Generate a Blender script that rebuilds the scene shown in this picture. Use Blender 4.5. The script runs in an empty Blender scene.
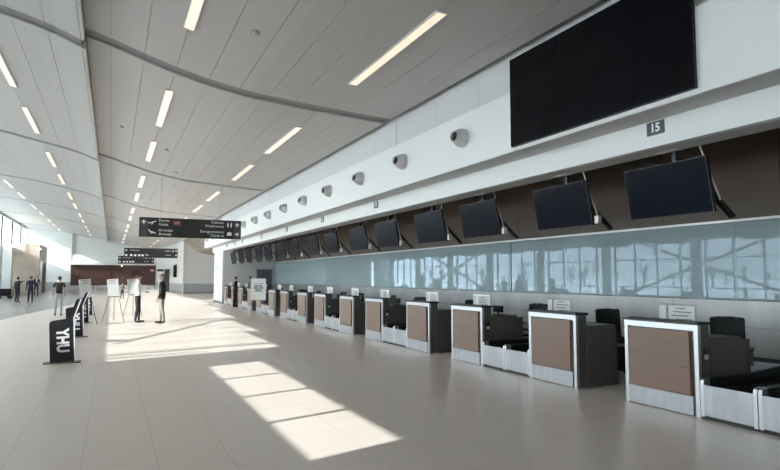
import bpy, bmesh, math, random
from mathutils import Vector, Matrix, Euler
random.seed(7)
C = bpy.context.scene.collection
PI = math.pi

# ------------------------------------------------------------------ materials
MATS = {}
def mat(name, col, rough=0.5, metal=0.0, var=0.06, scale=3.0, spec=0.5, emit=None, es=0.0, stretch=(1, 1, 1), detail=3.0, bump=0.0, coat=0.0):
    """Principled material whose base colour is gently varied by a procedural noise."""
    if name in MATS: return MATS[name]
    m = bpy.data.materials.new(name); m.use_nodes = True
    nt = m.node_tree; b = nt.nodes['Principled BSDF']
    b.inputs['Roughness'].default_value = rough
    b.inputs['Metallic'].default_value = metal
    b.inputs['Specular IOR Level'].default_value = spec
    b.inputs['Coat Weight'].default_value = coat
    tc = nt.nodes.new('ShaderNodeTexCoord'); mp = nt.nodes.new('ShaderNodeMapping')
    mp.inputs['Scale'].default_value = stretch
    nz = nt.nodes.new('ShaderNodeTexNoise'); nz.inputs['Scale'].default_value = scale; nz.inputs['Detail'].default_value = detail
    mx = nt.nodes.new('ShaderNodeMix'); mx.data_type = 'RGBA'
    nt.links.new(tc.outputs['Object'], mp.inputs['Vector']); nt.links.new(mp.outputs['Vector'], nz.inputs['Vector'])
    nt.links.new(nz.outputs['Fac'], mx.inputs[0])
    mx.inputs[6].default_value = tuple(c * (1 - var) for c in col) + (1,)
    mx.inputs[7].default_value = tuple(min(1, c * (1 + var)) for c in col) + (1,)
    nt.links.new(mx.outputs[2], b.inputs['Base Color'])
    if bump:
        bp = nt.nodes.new('ShaderNodeBump'); bp.inputs['Strength'].default_value = bump; bp.inputs['Distance'].default_value = 0.01
        nt.links.new(nz.outputs['Fac'], bp.inputs['Height']); nt.links.new(bp.outputs['Normal'], b.inputs['Normal'])
    if emit:
        b.inputs['Emission Color'].default_value = emit + (1,); b.inputs['Emission Strength'].default_value = es
    MATS[name] = m
    return m

def s2l(r, g, b):
    f = lambda c: (c / 255 / 12.92) if c <= 10 else ((c / 255 + .055) / 1.055) ** 2.4
    return (f(r), f(g), f(b))

M_ceil = mat('ceiling_panel_white', (.475, .47, .46), .6, var=.02, scale=.8)
M_ceil_edge = mat('ceiling_edge_white', (.60, .60, .59), .5, var=.02)
M_void = mat('ceiling_void_grey', (.25, .25, .245), .8, var=.05)
M_white = mat('painted_white', (.665, .68, .672), .55, var=.015, scale=.5)
M_white2 = mat('painted_offwhite', (.56, .565, .565), .6, var=.02, scale=.5)
M_greige = mat('painted_warm_grey', (.56, .55, .535), .6, var=.02, scale=.5)
M_dado = mat('dado_grey', (.30, .305, .31), .45, var=.04)
M_soffit = mat('soffit_grey', (.45, .45, .44), .6, var=.02)
M_brownwall = mat('bronze_brown_panel', (.125, .092, .068), .45, var=.08, scale=.6)
M_darkceil = mat('alcove_ceiling_brown', (.09, .07, .06), .8, var=.05)
M_trim = mat('pale_aluminium_trim', (.75, .74, .72), .35, metal=.3, var=.03)
M_steel = mat('brushed_stainless', (.56, .57, .59), .30, metal=.9, var=.12, scale=6, stretch=(1, 1, 22))
M_steelw = mat('steel_wall_panel', (.31, .305, .30), .34, metal=.6, var=.32, scale=1.6, stretch=(1, 1, .12))  # vertical streaks in the colour stand in for reflections
M_steeld = mat('dark_steel_side', (.125, .115, .105), .40, metal=.35, var=.1, scale=5, stretch=(8, 8, 1))
M_kick = mat('kick_plate_steel', (.43, .44, .465), .28, metal=.5, var=.25, scale=3, stretch=(1, 3, .5))
M_black = mat('black_plastic', (.012, .012, .013), .45, var=.1)
M_blackm = mat('black_metal', (.01, .01, .01), .5, var=.1)
M_rubber = mat('belt_rubber', (.008, .008, .009), .75, var=.15, scale=20)
M_screen = mat('monitor_glass', (.0032, .0045, .0095), .22, var=.1, spec=.05)
M_vwall = mat('video_wall_glass', (.004, .004, .0055), .2, var=.2, scale=1, spec=.07)
M_mesh = mat('chair_mesh', (.02, .022, .024), .8, var=.2, scale=60)
M_paper = mat('notice_paper', (.84, .85, .86), .4, var=.03, scale=5)
M_ink = mat('printed_ink', (.12, .12, .13), .7, var=.1)
M_signblack = mat('sign_black', (.012, .013, .014), .45, var=.1)
M_signgrey = mat('sign_grey_panel', (.05, .052, .055), .45, var=.1)
M_signwhite = mat('sign_white_letter', (.78, .79, .79), .5, var=.02)
M_signred = mat('sign_red_badge', (.20, .05, .05), .5, var=.1)
M_numplate = mat('number_plate_dark', (.045, .05, .055), .4, var=.05)
M_yhu = mat('totem_navy_black', (.003, .0035, .009), .5, var=.1)
M_chrome = mat('nozzle_aluminium', (.50, .50, .50), .3, metal=.25, var=.05, scale=8)
M_rod = mat('thin_steel_rod', (.45, .45, .45), .4, metal=.5)
M_cable = mat('pale_cable', (.55, .53, .50), .5)
M_boxm = mat('small_silver_box', (.55, .54, .52), .45, metal=.2)
M_mull = mat('mullion_grey_aluminium', (.42, .45, .455), .45, metal=.1, var=.05)
M_span = mat('spandrel_panel_grey', (.42, .46, .47), .5, var=.04)
M_colm = mat('column_light_grey', (.48, .51, .51), .5, var=.03)
M_snow = mat('snow_ground', (.78, .82, .88), .8, var=.10, scale=.05)
M_road = mat('wet_road', (.22, .23, .25), .4, var=.2, scale=.2)
M_tree = mat('winter_tree', (.14, .13, .13), .9, var=.3)
M_lamp = mat('lamp_diffuser', (.9, .85, .8), .5, emit=(1.0, .64, .45), es=.32)
M_lampw = mat('spot_lamp', (.9, .85, .8), .5, emit=(1.0, .86, .68), es=1.2)
M_door = mat('door_slate_grey', (.075, .088, .095), .45, var=.05)
M_grout = mat('dark_gap', (.02, .02, .02), .9)
M_basek = mat('base_skirting_grey', (.16, .155, .15), .5, var=.08)
M_tripod = mat('easel_black_leg', (.03, .03, .032), .4)
M_poster = mat('poster_pale', (.50, .50, .49), .35, var=.05, scale=9)

def mat_wood(name, c1, c2, stretch, scale=4.0, rough=.45):
    m = bpy.data.materials.new(name); m.use_nodes = True; nt = m.node_tree; b = nt.nodes['Principled BSDF']
    b.inputs['Roughness'].default_value = rough
    tc = nt.nodes.new('ShaderNodeTexCoord'); mp = nt.nodes.new('ShaderNodeMapping'); mp.inputs['Scale'].default_value = stretch
    nz = nt.nodes.new('ShaderNodeTexNoise'); nz.inputs['Scale'].default_value = scale; nz.inputs['Detail'].default_value = 4; nz.inputs['Distortion'].default_value = .35
    cr = nt.nodes.new('ShaderNodeValToRGB'); cr.color_ramp.elements[0].position = .35; cr.color_ramp.elements[1].position = .358
    cr.color_ramp.elements[0].color = c1 + (1,); cr.color_ramp.elements[1].color = c2 + (1,)
    nt.links.new(tc.outputs['Object'], mp.inputs['Vector']); nt.links.new(mp.outputs['Vector'], nz.inputs['Vector'])
    nt.links.new(nz.outputs['Fac'], cr.inputs['Fac']); nt.links.new(cr.outputs['Color'], b.inputs['Base Color'])
    return m
M_wood = mat_wood('walnut_laminate', (.138, .085, .060), (.215, .138, .100), (.6, .6, 9), 2.4)
M_woodend = mat_wood('dark_cherry_cladding', (.034, .014, .010), (.052, .021, .015), (.25, 1, 5), 3)
M_woodpale = mat_wood('pale_oak_cladding', (.42, .335, .26), (.50, .41, .33), (6, 6, .6), 1.5)
M_slat = mat_wood('slat_ceiling_wood', (.27, .235, .175), (.35, .31, .24), (1, 1, 1), 2)

def mat_floor(name, c1, c2, joint, rough, tile=(.6, 1.2)):
    m = bpy.data.materials.new(name); m.use_nodes = True; nt = m.node_tree; b = nt.nodes['Principled BSDF']
    tc = nt.nodes.new('ShaderNodeTexCoord'); mp = nt.nodes.new('ShaderNodeMapping')
    mp.inputs['Rotation'].default_value = (0, 0, PI / 2)
    mp.inputs['Location'].default_value = (0, .19 - .6 * .0, 0)
    br = nt.nodes.new('ShaderNodeTexBrick')
    br.inputs['Scale'].default_value = 1; br.inputs['Brick Width'].default_value = tile[1]; br.inputs['Row Height'].default_value = tile[0]
    br.inputs['Mortar Size'].default_value = .004; br.inputs['Mortar Smooth'].default_value = .1; br.offset = .33
    br.inputs['Color1'].default_value = c1 + (1,); br.inputs['Color2'].default_value = c2 + (1,); br.inputs['Mortar'].default_value = joint + (1,)
    nz = nt.nodes.new('ShaderNodeTexNoise'); nz.inputs['Scale'].default_value = 25; nz.inputs['Detail'].default_value = 4
    mx = nt.nodes.new('ShaderNodeMix'); mx.data_type = 'RGBA'; mx.blend_type = 'MULTIPLY'; mx.inputs[0].default_value = .10
    nt.links.new(tc.outputs['Object'], mp.inputs['Vector']); nt.links.new(mp.outputs['Vector'], br.inputs['Vector'])
    nt.links.new(tc.outputs['Object'], nz.inputs['Vector'])
    nt.links.new(br.outputs['Color'], mx.inputs[6]); nt.links.new(nz.outputs['Color'], mx.inputs[7])
    nt.links.new(mx.outputs[2], b.inputs['Base Color'])
    n2 = nt.nodes.new('ShaderNodeTexNoise'); n2.inputs['Scale'].default_value = 1.7; n2.inputs['Detail'].default_value = 3
    mr = nt.nodes.new('ShaderNodeMapRange'); mr.inputs['To Min'].default_value = rough - .05; mr.inputs['To Max'].default_value = rough + .07
    nt.links.new(tc.outputs['Object'], n2.inputs['Vector']); nt.links.new(n2.outputs['Fac'], mr.inputs['Value']); nt.links.new(mr.outputs['Result'], b.inputs['Roughness'])
    return m
M_floor = mat_floor('porcelain_tile_beige', (.74, .65, .59), (.765, .675, .615), (.57, .50, .455), .30)
M_floorgrey = mat_floor('terrazzo_grey', (.24, .235, .23), (.26, .255, .25), (.17, .17, .17), .30, (1.2, 1.2))

def mat_glass(name, tint, refl):
    m = bpy.data.materials.new(name); m.use_nodes = True; nt = m.node_tree
    for n in list(nt.nodes):
        if n.type != 'OUTPUT_MATERIAL': nt.nodes.remove(n)
    out = [n for n in nt.nodes if n.type == 'OUTPUT_MATERIAL'][0]
    tr = nt.nodes.new('ShaderNodeBsdfTransparent'); tr.inputs['Color'].default_value = tint + (1,)
    gl = nt.nodes.new('ShaderNodeBsdfGlossy'); gl.inputs['Roughness'].default_value = .02
    fr = nt.nodes.new('ShaderNodeLayerWeight'); fr.inputs['Blend'].default_value = .5
    pw = nt.nodes.new('ShaderNodeMath'); pw.operation = 'POWER'; pw.inputs[1].default_value = 5
    mu = nt.nodes.new('ShaderNodeMath'); mu.operation = 'MULTIPLY_ADD'; mu.inputs[1].default_value = refl * .9; mu.inputs[2].default_value = .03
    mx = nt.nodes.new('ShaderNodeMixShader')
    nt.links.new(fr.outputs['Facing'], pw.inputs[0]); nt.links.new(pw.outputs[0], mu.inputs[0]); nt.links.new(mu.outputs[0], mx.inputs['Fac'])
    nt.links.new(tr.outputs[0], mx.inputs[1]); nt.links.new(gl.outputs[0], mx.inputs[2]); nt.links.new(mx.outputs[0], out.inputs['Surface'])
    return m
M_glass = mat_glass('window_glass', (.90, .94, .94), 1.0)
M_acryl = mat_glass('clear_acrylic', (.93, .94, .95), 1.0)

def mat_backpaint():
    m = bpy.data.materials.new('back_painted_glass'); m.use_nodes = True; nt = m.node_tree
    for n in list(nt.nodes):
        if n.type != 'OUTPUT_MATERIAL': nt.nodes.remove(n)
    out = [n for n in nt.nodes if n.type == 'OUTPUT_MATERIAL'][0]
    tc = nt.nodes.new('ShaderNodeTexCoord'); nz = nt.nodes.new('ShaderNodeTexNoise'); nz.inputs['Scale'].default_value = .7
    cr = nt.nodes.new('ShaderNodeValToRGB'); cr.color_ramp.elements[0].color = (.30, .375, .385, 1); cr.color_ramp.elements[1].color = (.33, .405, .415, 1)
    nt.links.new(tc.outputs['Object'], nz.inputs['Vector']); nt.links.new(nz.outputs['Fac'], cr.inputs['Fac'])
    df = nt.nodes.new('ShaderNodeBsdfDiffuse'); nt.links.new(cr.outputs['Color'], df.inputs['Color'])
    gl = nt.nodes.new('ShaderNodeBsdfGlossy'); gl.inputs['Roughness'].default_value = .015; gl.inputs['Color'].default_value = (.74, .86, 1, 1)
    fr = nt.nodes.new('ShaderNodeFresnel'); fr.inputs['IOR'].default_value = 1.42
    mx = nt.nodes.new('ShaderNodeMixShader')
    nt.links.new(fr.outputs[0], mx.inputs['Fac']); nt.links.new(df.outputs[0], mx.inputs[1]); nt.links.new(gl.outputs[0], mx.inputs[2])
    nt.links.new(mx.outputs[0], out.inputs['Surface'])
    return m
M_teal = mat_backpaint()

# ------------------------------------------------------------------ mesh helpers
class MB:
    def __init__(s): s.bm = bmesh.new()
    def box(s, x0, x1, y0, y1, z0, z1, bev=0.0, mi=0):
        r = bmesh.ops.create_cube(s.bm, size=1.0)
        vs = r['verts']
        for v in vs:
            v.co = Vector(((x0 + x1) / 2 + v.co.x * (x1 - x0), (y0 + y1) / 2 + v.co.y * (y1 - y0), (z0 + z1) / 2 + v.co.z * (z1 - z0)))
        fs = set(f for v in vs for f in v.link_faces)
        for f in fs: f.material_index = mi
        if bev > 0:
            es = set(e for v in vs for e in v.link_edges)
            bmesh.ops.bevel(s.bm, geom=list(es), offset=bev, segments=2, affect='EDGES', profile=.7)
        return s
    def tube(s, p0, p1, r0, r1=None, seg=12, mi=0):
        r1 = r0 if r1 is None else r1
        p0 = Vector(p0); p1 = Vector(p1); d = p1 - p0
        q = d.to_track_quat('Z', 'Y').to_matrix().to_4x4()
        r = bmesh.ops.create_cone(s.bm, cap_ends=True, segments=seg, radius1=r0, radius2=max(r1, 1e-4), depth=d.length, matrix=Matrix.Translation((p0 + p1) / 2) @ q)
        for v in r['verts']:
            for f in v.link_faces: f.material_index = mi; f.smooth = len(f.verts) == 4
        return s
    def bar(s, p0, p1, w, h, mi=0):
        """rectangular bar between two points"""
        p0 = Vector(p0); p1 = Vector(p1); d = p1 - p0
        q = d.to_track_quat('Y', 'Z').to_matrix().to_4x4()
        r = bmesh.ops.create_cube(s.bm, size=1.0, matrix=Matrix.Translation((p0 + p1) / 2) @ q @ Matrix.Diagonal((w, d.length, h, 1)))
        for v in r['verts']:
            for f in v.link_faces: f.material_index = mi
        return s
    def ball(s, c, r, sc=(1, 1, 1), seg=12, rings=8, mi=0, rot=None):
        mm = Matrix.Translation(c) @ (rot or Matrix.Identity(4)) @ Matrix.Diagonal((sc[0], sc[1], sc[2], 1))
        g = bmesh.ops.create_uvsphere(s.bm, u_segments=seg, v_segments=rings, radius=r, matrix=mm)
        for v in g['verts']:
            for f in v.link_faces: f.material_index = mi; f.smooth = True
        return s
    def lathe(s, prof, axis='Z', origin=(0, 0, 0), seg=24, mi=0):
        """prof: list of (radius, height) along the axis"""
        rings = []
        for (r, h) in prof:
            ring = []
            for k in range(seg):
                a = 2 * PI * k / seg
                if axis == 'Z': c = Vector((r * math.cos(a), r * math.sin(a), h))
                elif axis == 'X': c = Vector((h, r * math.cos(a), r * math.sin(a)))
                else: c = Vector((r * math.cos(a), h, r * math.sin(a)))
                ring.append(s.bm.verts.new(c + Vector(origin)))
            rings.append(ring)
        for a, b in zip(rings[:-1], rings[1:]):
            for k in range(seg):
                f = s.bm.faces.new((a[k], a[(k + 1) % seg], b[(k + 1) % seg], b[k])); f.smooth = True; f.material_index = mi
        return s
    def prism(s, pts, plane, a0, a1, mi=0):
        """polygon pts in a plane ('XZ','YZ','XY') extruded along the remaining axis from a0 to a1"""
        def mk(p, a):
            if plane == 'XZ': return (p[0], a, p[1])
            if plane == 'YZ': return (a, p[0], p[1])
            return (p[0], p[1], a)
        lo = [s.bm.verts.new(mk(p, a0)) for p in pts]; hi = [s.bm.verts.new(mk(p, a1)) for p in pts]
        fs = [s.bm.faces.new(lo), s.bm.faces.new(hi[::-1])]
        n = len(pts)
        for i in range(n): fs.append(s.bm.faces.new((lo[i], hi[i], hi[(i + 1) % n], lo[(i + 1) % n])))
        for f in fs: f.material_index = mi
        return s
    def strip(s, prof, y0, y1, th, mi=0):
        """a curved sheet following prof [(x,z)...] between y0 and y1 with thickness th upward"""
        V = []
        for (x, z) in prof:
            V.append([s.bm.verts.new(c) for c in ((x, y0, z), (x, y1, z), (x, y1, z + th), (x, y0, z + th))])
        fs = []
        for a, b in zip(V[:-1], V[1:]):
            for i in range(4):
                j = (i + 1) % 4
                fs.append(s.bm.faces.new((a[i], a[j], b[j], b[i])))
        fs.append(s.bm.faces.new(V[0])); fs.append(s.bm.faces.new(V[-1][::-1]))
        for f in fs: f.material_index = mi
        return s
    def data(s, name):
        bmesh.ops.recalc_face_normals(s.bm, faces=s.bm.faces[:])
        me = bpy.data.meshes.new(name); s.bm.to_mesh(me); s.bm.free()
        return me

def put(name, me, m=None, parent=None, loc=(0, 0, 0), rot=(0, 0, 0), label=None):
    if isinstance(me, MB): me = me.data(name)
    if m is not None and not me.materials:
        for x in (m if isinstance(m, (list, tuple)) else [m]): me.materials.append(x)
    o = bpy.data.objects.new(name, me); C.objects.link(o)
    o.location = loc; o.rotation_euler = rot
    if parent: o.parent = parent
    if label: o['label'] = label
    return o
def thing(name, label, cat, loc=(0, 0, 0), rz=0.0, group=None, rot=None):
    o = bpy.data.objects.new(name, None); C.objects.link(o); o.empty_display_size = .1
    o.location = loc; o.rotation_euler = rot or (0, 0, rz)
    tag(o, label, cat, group); return o
def tag(o, label, cat, group=None, kind=None):
    o['label'] = label; o['category'] = cat
    if group: o['group'] = group
    if kind: o['kind'] = kind
    return o
def struct(name, me, m, label=None, cat=None, parent=None):
    o = put(name, me, m, parent)
    if not parent: o['kind'] = 'structure'
    if label: o['label'] = label
    if cat: o['category'] = cat
    return o
def dup(root, loc, rz=None, label=None, group=None):
    def cp(o, parent):
        c = o.copy(); C.objects.link(c); c.parent = parent
        for k in kids.get(o.name, []): cp(k, c)
        return c
    kids = {}
    allk = [root]; stack = [root]
    for o in list(C.objects):
        if o.parent: kids.setdefault(o.parent.name, []).append(o)
    r = cp(root, None); r.location = loc
    if rz is not None: r.rotation_euler = (0, 0, rz)
    if label: r['label'] = label
    if group: r['group'] = group
    return r
ORD = ['nearest', 'second', 'third', 'fourth', 'fifth', 'sixth', 'seventh', 'eighth', 'ninth', 'tenth', 'eleventh', 'twelfth', 'thirteenth', 'fourteenth', 'fifteenth', 'sixteenth', 'seventeenth', 'eighteenth', 'nineteenth', 'twentieth']

# text as a flat, slightly thick mesh
def text_mesh(s, size, ext=.002, align='LEFT', bold=0.0, sx=1.0):
    cu = bpy.data.curves.new('t', 'FONT'); cu.body = s; cu.size = size; cu.extrude = ext; cu.align_x = align; cu.align_y = 'CENTER'
    cu.resolution_u = 3; cu.offset = bold
    o = bpy.data.objects.new('t', cu); C.objects.link(o)
    bpy.context.view_layer.update()
    dg = bpy.context.evaluated_depsgraph_get()
    me = bpy.data.meshes.new_from_object(o.evaluated_get(dg))
    bpy.data.objects.remove(o); bpy.data.curves.remove(cu)
    me.materials.clear()
    for v in me.vertices: v.co.x *= sx
    return me
def bold(me, k=.0): return me
RX = PI / 2

# ------------------------------------------------------------------ layout constants
XC = 6.13        # counter fronts / lower fascia plane
XN = 5.65        # nozzle band
XR = 5.90        # recessed upper wall
XG = 9.40        # rear wall behind the counters
XF = -9.20       # window wall
YA = 37.0        # far end of the alcove
YE = 80.0        # end wall
YB = -26.0       # behind the camera
JY = [12.24 + 12.13 * k for k in range(-3, 6)]      # transverse ceiling joints
JY = [y for y in JY if y > YB + 1] 

# ------------------------------------------------------------------ floor
mb = MB(); mb.box(XF - .3, 10.2, YB, YE + .6, -.12, 0)
struct('floor', mb, M_floor)
gp = [(XF + .02, 17.5), (-6.3, 20.5), (-4.9, 22.9), (-3.77, 26.4), (-3.18, 31.75), (-2.55, 36.0), (-2.16, 38.9), (-1.9, 43.0), (-1.75, 50), (-1.75, 79.4), (XF + .02, 79.4)]
mb = MB(); mb.prism(gp, 'XY', .0005, .004)
struct('floor_inlay', mb, M_floorgrey)

# ------------------------------------------------------------------ ceiling
PR = [(-.60, 6.275), (-.3, 6.19), (0, 6.10), (.3, 6.0), (.55, 5.92), (1.03, 5.775), (1.5, 5.66), (2.0, 5.56), (2.5, 5.48), (3.0, 5.435), (3.6, 5.39), (4.1, 5.36), (4.6, 5.33), (5.2, 5.295), (5.74, 5.27)]
PL = [(-9.05, 7.40), (-8.2, 7.36), (-7.2, 7.28), (-6.4, 7.18), (-5.6, 7.06), (-4.8, 6.96), (-4.1, 6.88), (-3.4, 6.75), (-2.9, 6.64), (-2.45, 6.54), (-2.0, 6.45), (-1.5, 6.33), (-1.1, 6.21), (-.66, 6.03)]
def interp(P, x):
    for a, b in zip(P[:-1], P[1:]):
        if a[0] <= x <= b[0]: return a[1] + (b[1] - a[1]) * (x - a[0]) / (b[0] - a[0])
    return P[0][1] if x < P[0][0] else P[-1][1]
def cut(P, x0, x1):
    return [(x0, interp(P, x0))] + [p for p in P if x0 + 1e-4 < p[0] < x1 - 1e-4] + [(x1, interp(P, x1))]
SEAM_R = [-.60, -.16, .44, 1.03, 1.66, 2.27, 2.87, 3.45, 4.10, 4.72, 5.30, 5.74]
SEAM_L = [-9.05, -8.2, -7.45, -6.7, -6.1, -5.62, -4.9, -4.1, -3.3, -2.45, -1.85, -1.25, -.66]
edges = [YB] + JY + [YE + .2]
for y0, y1 in zip(edges[:-1], edges[1:]):
    a = y0 + (.22 if y0 != YB else 0); b = y1 - (.22 if y1 < YE else 0)
    if b - a < .5: continue
    mb = MB()
    for S, P in ((SEAM_R, PR), (SEAM_L, PL)):
        for x0, x1 in zip(S[:-1], S[1:]):
            mb.strip(cut(P, x0 + .004, x1 - .004), a, b, .05)
    struct('ceiling', mb, M_ceil)
    mb = MB(); mb.box(-.655, -.60, a, b, 6.02, 6.20); struct('ceiling_step_edge', mb, M_ceil_edge)
mb = MB(); mb.strip([(x, z + .22) for x, z in PL] + [(-.66, 6.5)] + [(x, z + .22) for x, z in PR] + [(6.3, 5.49)], YB, YE + .4, .3)
struct('ceiling_void', mb, M_void)

for y in JY:
    struct('ceiling_joint', MB().strip([(x, z + .055) for x, z in PR], y - .3, y + .3, .03).strip([(x, z + .055) for x, z in PL], y - .3, y + .3, .03), M_void)

# ceiling lamps: two per bay in four rows
def lamp_mesh(slope, L=3.4, w=.15):
    fr = MB(); k = slope
    for sx in (-1, 1):
        fr.bar((sx * (w / 2 + .008), 0, sx * (w / 2) * k - .004), (sx * (w / 2 + .008), L, sx * (w / 2) * k - .004), .016, .03)
    fr.bar((-w / 2, -.008, 0), (w / 2, -.008, 0), .016, .03); fr.bar((-w / 2, L + .008, 0), (w / 2, L + .008, 0), .016, .03)
    di = MB(); V = [(-w / 2, -w / 2 * k - .008), (w / 2, w / 2 * k - .008)]
    di.strip(V, 0, L, .012)
    return fr.data('housing'), di.data('diffuser')
rows = [(4.10, PR, 'row above the counters'), (1.03, PR, 'row right of the ceiling step'), (-2.45, PL, 'row left of the ceiling step'), (-5.62, PL, 'row nearest the windows')]
for rx, P, rn in rows:
    z = interp(P, rx); sl = (interp(P, rx + .2) - interp(P, rx - .2)) / .4
    fm, dm = lamp_mesh(sl); n = 0
    for y in [JY[0]] + JY[1:]:
        for dy in (1.85, 7.25):
            Y = y + dy
            if Y > YE - 4 or Y < -18: continue
            hid = Y < {4.10: 6, 1.03: 6.5, -2.45: 12, -5.62: 22}[rx]
            if hid and Y < -12: continue
            Y += {4.10: -.2, 1.03: -.5}.get(rx, 0) + (-.25 if y < 5 and rx > 0 else 0)
            o = thing('ceiling_lamp', 'x', 'ceiling light', (rx, Y, z - .012), 0, 'recessed ceiling strips, ' + rn)
            if hid: o['label'] = 'warm strip light in the ceiling behind the viewer, ' + rn
            else:
                o['label'] = '%s lit warm strip from the camera, %s' % (ORD[n] + (' of the' if 0 else ''), rn); n += 1
            put('housing', fm, M_ceil_edge, o); put('diffuser', dm, M_lamp, o)

# detectors, sprinklers, camera domes in the ceiling
def cz(x): return interp(PR, x) if x > -.6 else interp(PL, x)
dm = MB().lathe([(0.0, -.055), (.03, -.055), (.055, -.04), (.065, -.012), (.065, .0), (0, 0)], seg=20).data('dome')
rm = MB().lathe([(.085, -.008), (.085, .006), (.0, .006)], seg=20).data('rim')
for (x, y, nm, lb, ct) in [(1.98, 9.2, 'smoke_detector', 'white smoke detector in the ceiling nearest the camera', 'smoke detector'),
                       (.12, 18.7, 'security_camera', 'small dark camera dome near the ceiling step', 'camera'),
                       (1.45, 19.6, 'smoke_detector', 'round detector right of the second warm light', 'smoke detector'),
                       (2.05, 23.0, 'smoke_detector', 'round detector just before the second ceiling joint', 'smoke detector'),
                       (-.05, 30.2, 'security_camera', 'small dark camera dome beyond the second ceiling joint', 'camera')]:
    o = thing(nm, lb, ct, (x, y, cz(x)))
    put('dome', dm, M_black if nm == 'security_camera' else M_rod, o); put('rim', rm, M_ceil_edge, o)

# ------------------------------------------------------------------ right-hand bulkhead and walls
mb = MB(); mb.box(XR, XR + .08, YB, 41.4, 3.6, 6.2); mb.box(XR, XR + .08, 41.4, YE, 5.12, 6.2)
struct('wall_right_upper', mb, M_white2)
for i, y in enumerate([-6.4, -.2, 12.05, 24.2, 36.2]):
    w = .035 if i in (2, 3) else .012
    struct('trim_%d' % (i + 1), MB().box(XR - .004, XR + .003, y - w / 2, y + w / 2, 4.56, 5.45), M_soffit)
k = 0
for y in [4.0 + 1.55 * j for j in range(0, 24)]:
    if abs(y - 12.05) < .5 or abs(y - 24.2) < .5 or abs(y - 36.2) < .5: continue
    k += 1
    struct('trim_%d' % (k + 5), MB().box(XR - .002, XR + .003, y - .004, y + .004, 4.56, 5.45), M_soffit)
struct('wall_right_band', MB().box(XN, XR - .005, YB, 41.4, 3.59, 4.55), M_white)
struct('wall_right_fascia', MB().box(XC, XC + .10, YB, 41.0, 3.25, 3.62), M_white)
struct('wall_right_soffit', MB().box(XN + .01, XC + .0, YB, 41.0, 3.585, 3.60).box(XC + .101, 6.58, YB, YA + .1, 3.25, 3.30), M_soffit)
struct('wall_right_pier', MB().box(XC + .01, 7.0, YA + .001, 40.2, 0, 3.25), M_white)
struct('baseboard_pier', MB().box(XC - .005, XC + .012, YA - .01, 40.2, 0, .12), M_basek)
struct('ceiling_alcove', MB().box(6.58, XG, YB, YA, 4.0, 4.1).box(6.5, 6.58, YB, YA, 3.3, 4.1), M_darkceil)
# rear wall: brown panels over back-painted glass over steel
struct('wall_right_brown', MB().box(XG, XG + .2, YB, YA, 2.56, 4.1), M_brownwall)
n = 0
for y in [-1.0 + 2.18 * j for j in range(18)]:
    if y > YA: break
    struct('trim_%d' % (40 + n), MB().box(XG - .002, XG + .001, y - .006, y + .006, 2.58, 4.0), M_grout); n += 1
struct('trim_60', MB().box(XG - .05, XG + .01, YB, YA, 2.535, 2.575), M_trim)
gy = [-24.2, -18.1, -12, -5.9, .2, 6.3, 12.4, 18.5, 24.6, 30.7, YA]
for a, b in zip(gy[:-1], gy[1:]):
    struct('wall_right_glass', MB().box(XG, XG + .02, a + (.02 if abs(a - 12.4) < .1 else .002), b - (.02 if abs(b - 12.4) < .1 else .002), 1.235, 2.53), M_teal)
struct('wall_right_glass_joint', MB().box(XG + .012, XG + .05, YB, YA, 1.2, 2.54), M_grout)
n = 0
for a in [YB + 3.05 * j for j in range(21)]:
    b = min(a + 3.05, YA)
    if b - a < .3: continue
    mb = MB()
    for z0, z1 in ((.02, .36), (.366, .79), (.796, 1.225)): mb.box(XG - .012, XG + .01, a + .003, b - .003, z0, z1)
    struct('wall_right_steel', mb, M_steelw)
struct('wall_right_backing', MB().box(XG + .011, XG + .2, YB, YA, 0, 2.56), M_grout)
# alcove end wall and its door
struct('wall_alcove_end', MB().box(XC + .1, XG, YA, YA + .15, .0, 4.1), M_greige)
struct('wall_alcove_dado', MB().box(XC + .1, XG, YA - .02, YA, .0, 1.12), M_dado)
d = struct('door_1', MB().box(8.28, 9.22, YA - .05, YA - .021, 0, 2.08), M_door)
put('door_handle', MB().box(8.36, 8.40, YA - .09, YA - .05, 1.0, 1.12), M_steel, d)
put('door_frame', MB().box(8.22, 8.28, YA - .06, YA - .02, 0, 2.14).box(9.22, 9.28, YA - .06, YA - .02, 0, 2.14).box(8.22, 9.28, YA - .06, YA - .02, 2.08, 2.14), M_dado, d)
o = thing('wall_switch', 'small dark wall switch on the white pier beyond the counters', 'switch', (XC + .01, 38.7, 2.25))
put('plate', MB().box(-.02, 0, -.06, .06, -.07, .07, .004), M_signgrey, o); put('button', MB().box(-.03, -.02, -.02, .02, -.03, .03), M_black, o)

# area beyond the counters: transverse wall, cove of slats, corridor wall
struct('wall_far_right', MB().prism([(6.4, 61), (10.2, 61), (10.2, 61.3), (6.7, 61.3), (5.4, YE), (5.1, YE)], 'XY', 0, 5.3), M_greige)
struct('wall_far_right_dado', MB().prism([(6.38, 60.98), (10.2, 60.98), (10.2, 61), (6.4, 61), (5.1, YE), (5.08, YE)], 'XY', 0.1, .98), M_dado)
struct('baseboard_far', MB().prism([(6.37, 60.97), (10.2, 60.97), (10.2, 61), (6.4, 61), (5.1, YE), (5.07, YE)], 'XY', 0.0, .1), M_basek)
struct('wall_far_corner', MB().box(6.30, 6.42, 60.9, 61.05, 0, 5.2), M_white)
struct('wall_far_outer', MB().box(10, 10.2, YA, 61, 0, 5.3), M_greige)
CV = [(6.05, 5.22), (6.4, 5.18), (6.65, 5.0), (6.9, 4.72), (7.15, 4.48), (7.45, 4.27), (7.8, 4.10), (8.3, 3.96), (8.9, 3.88), (10, 3.85)]
mb = MB(); y = 41.5
while y < 60.9: mb.strip(CV, y, y + .75, .06); y += 1.35
struct('ceiling_slats', mb, M_slat)
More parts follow.
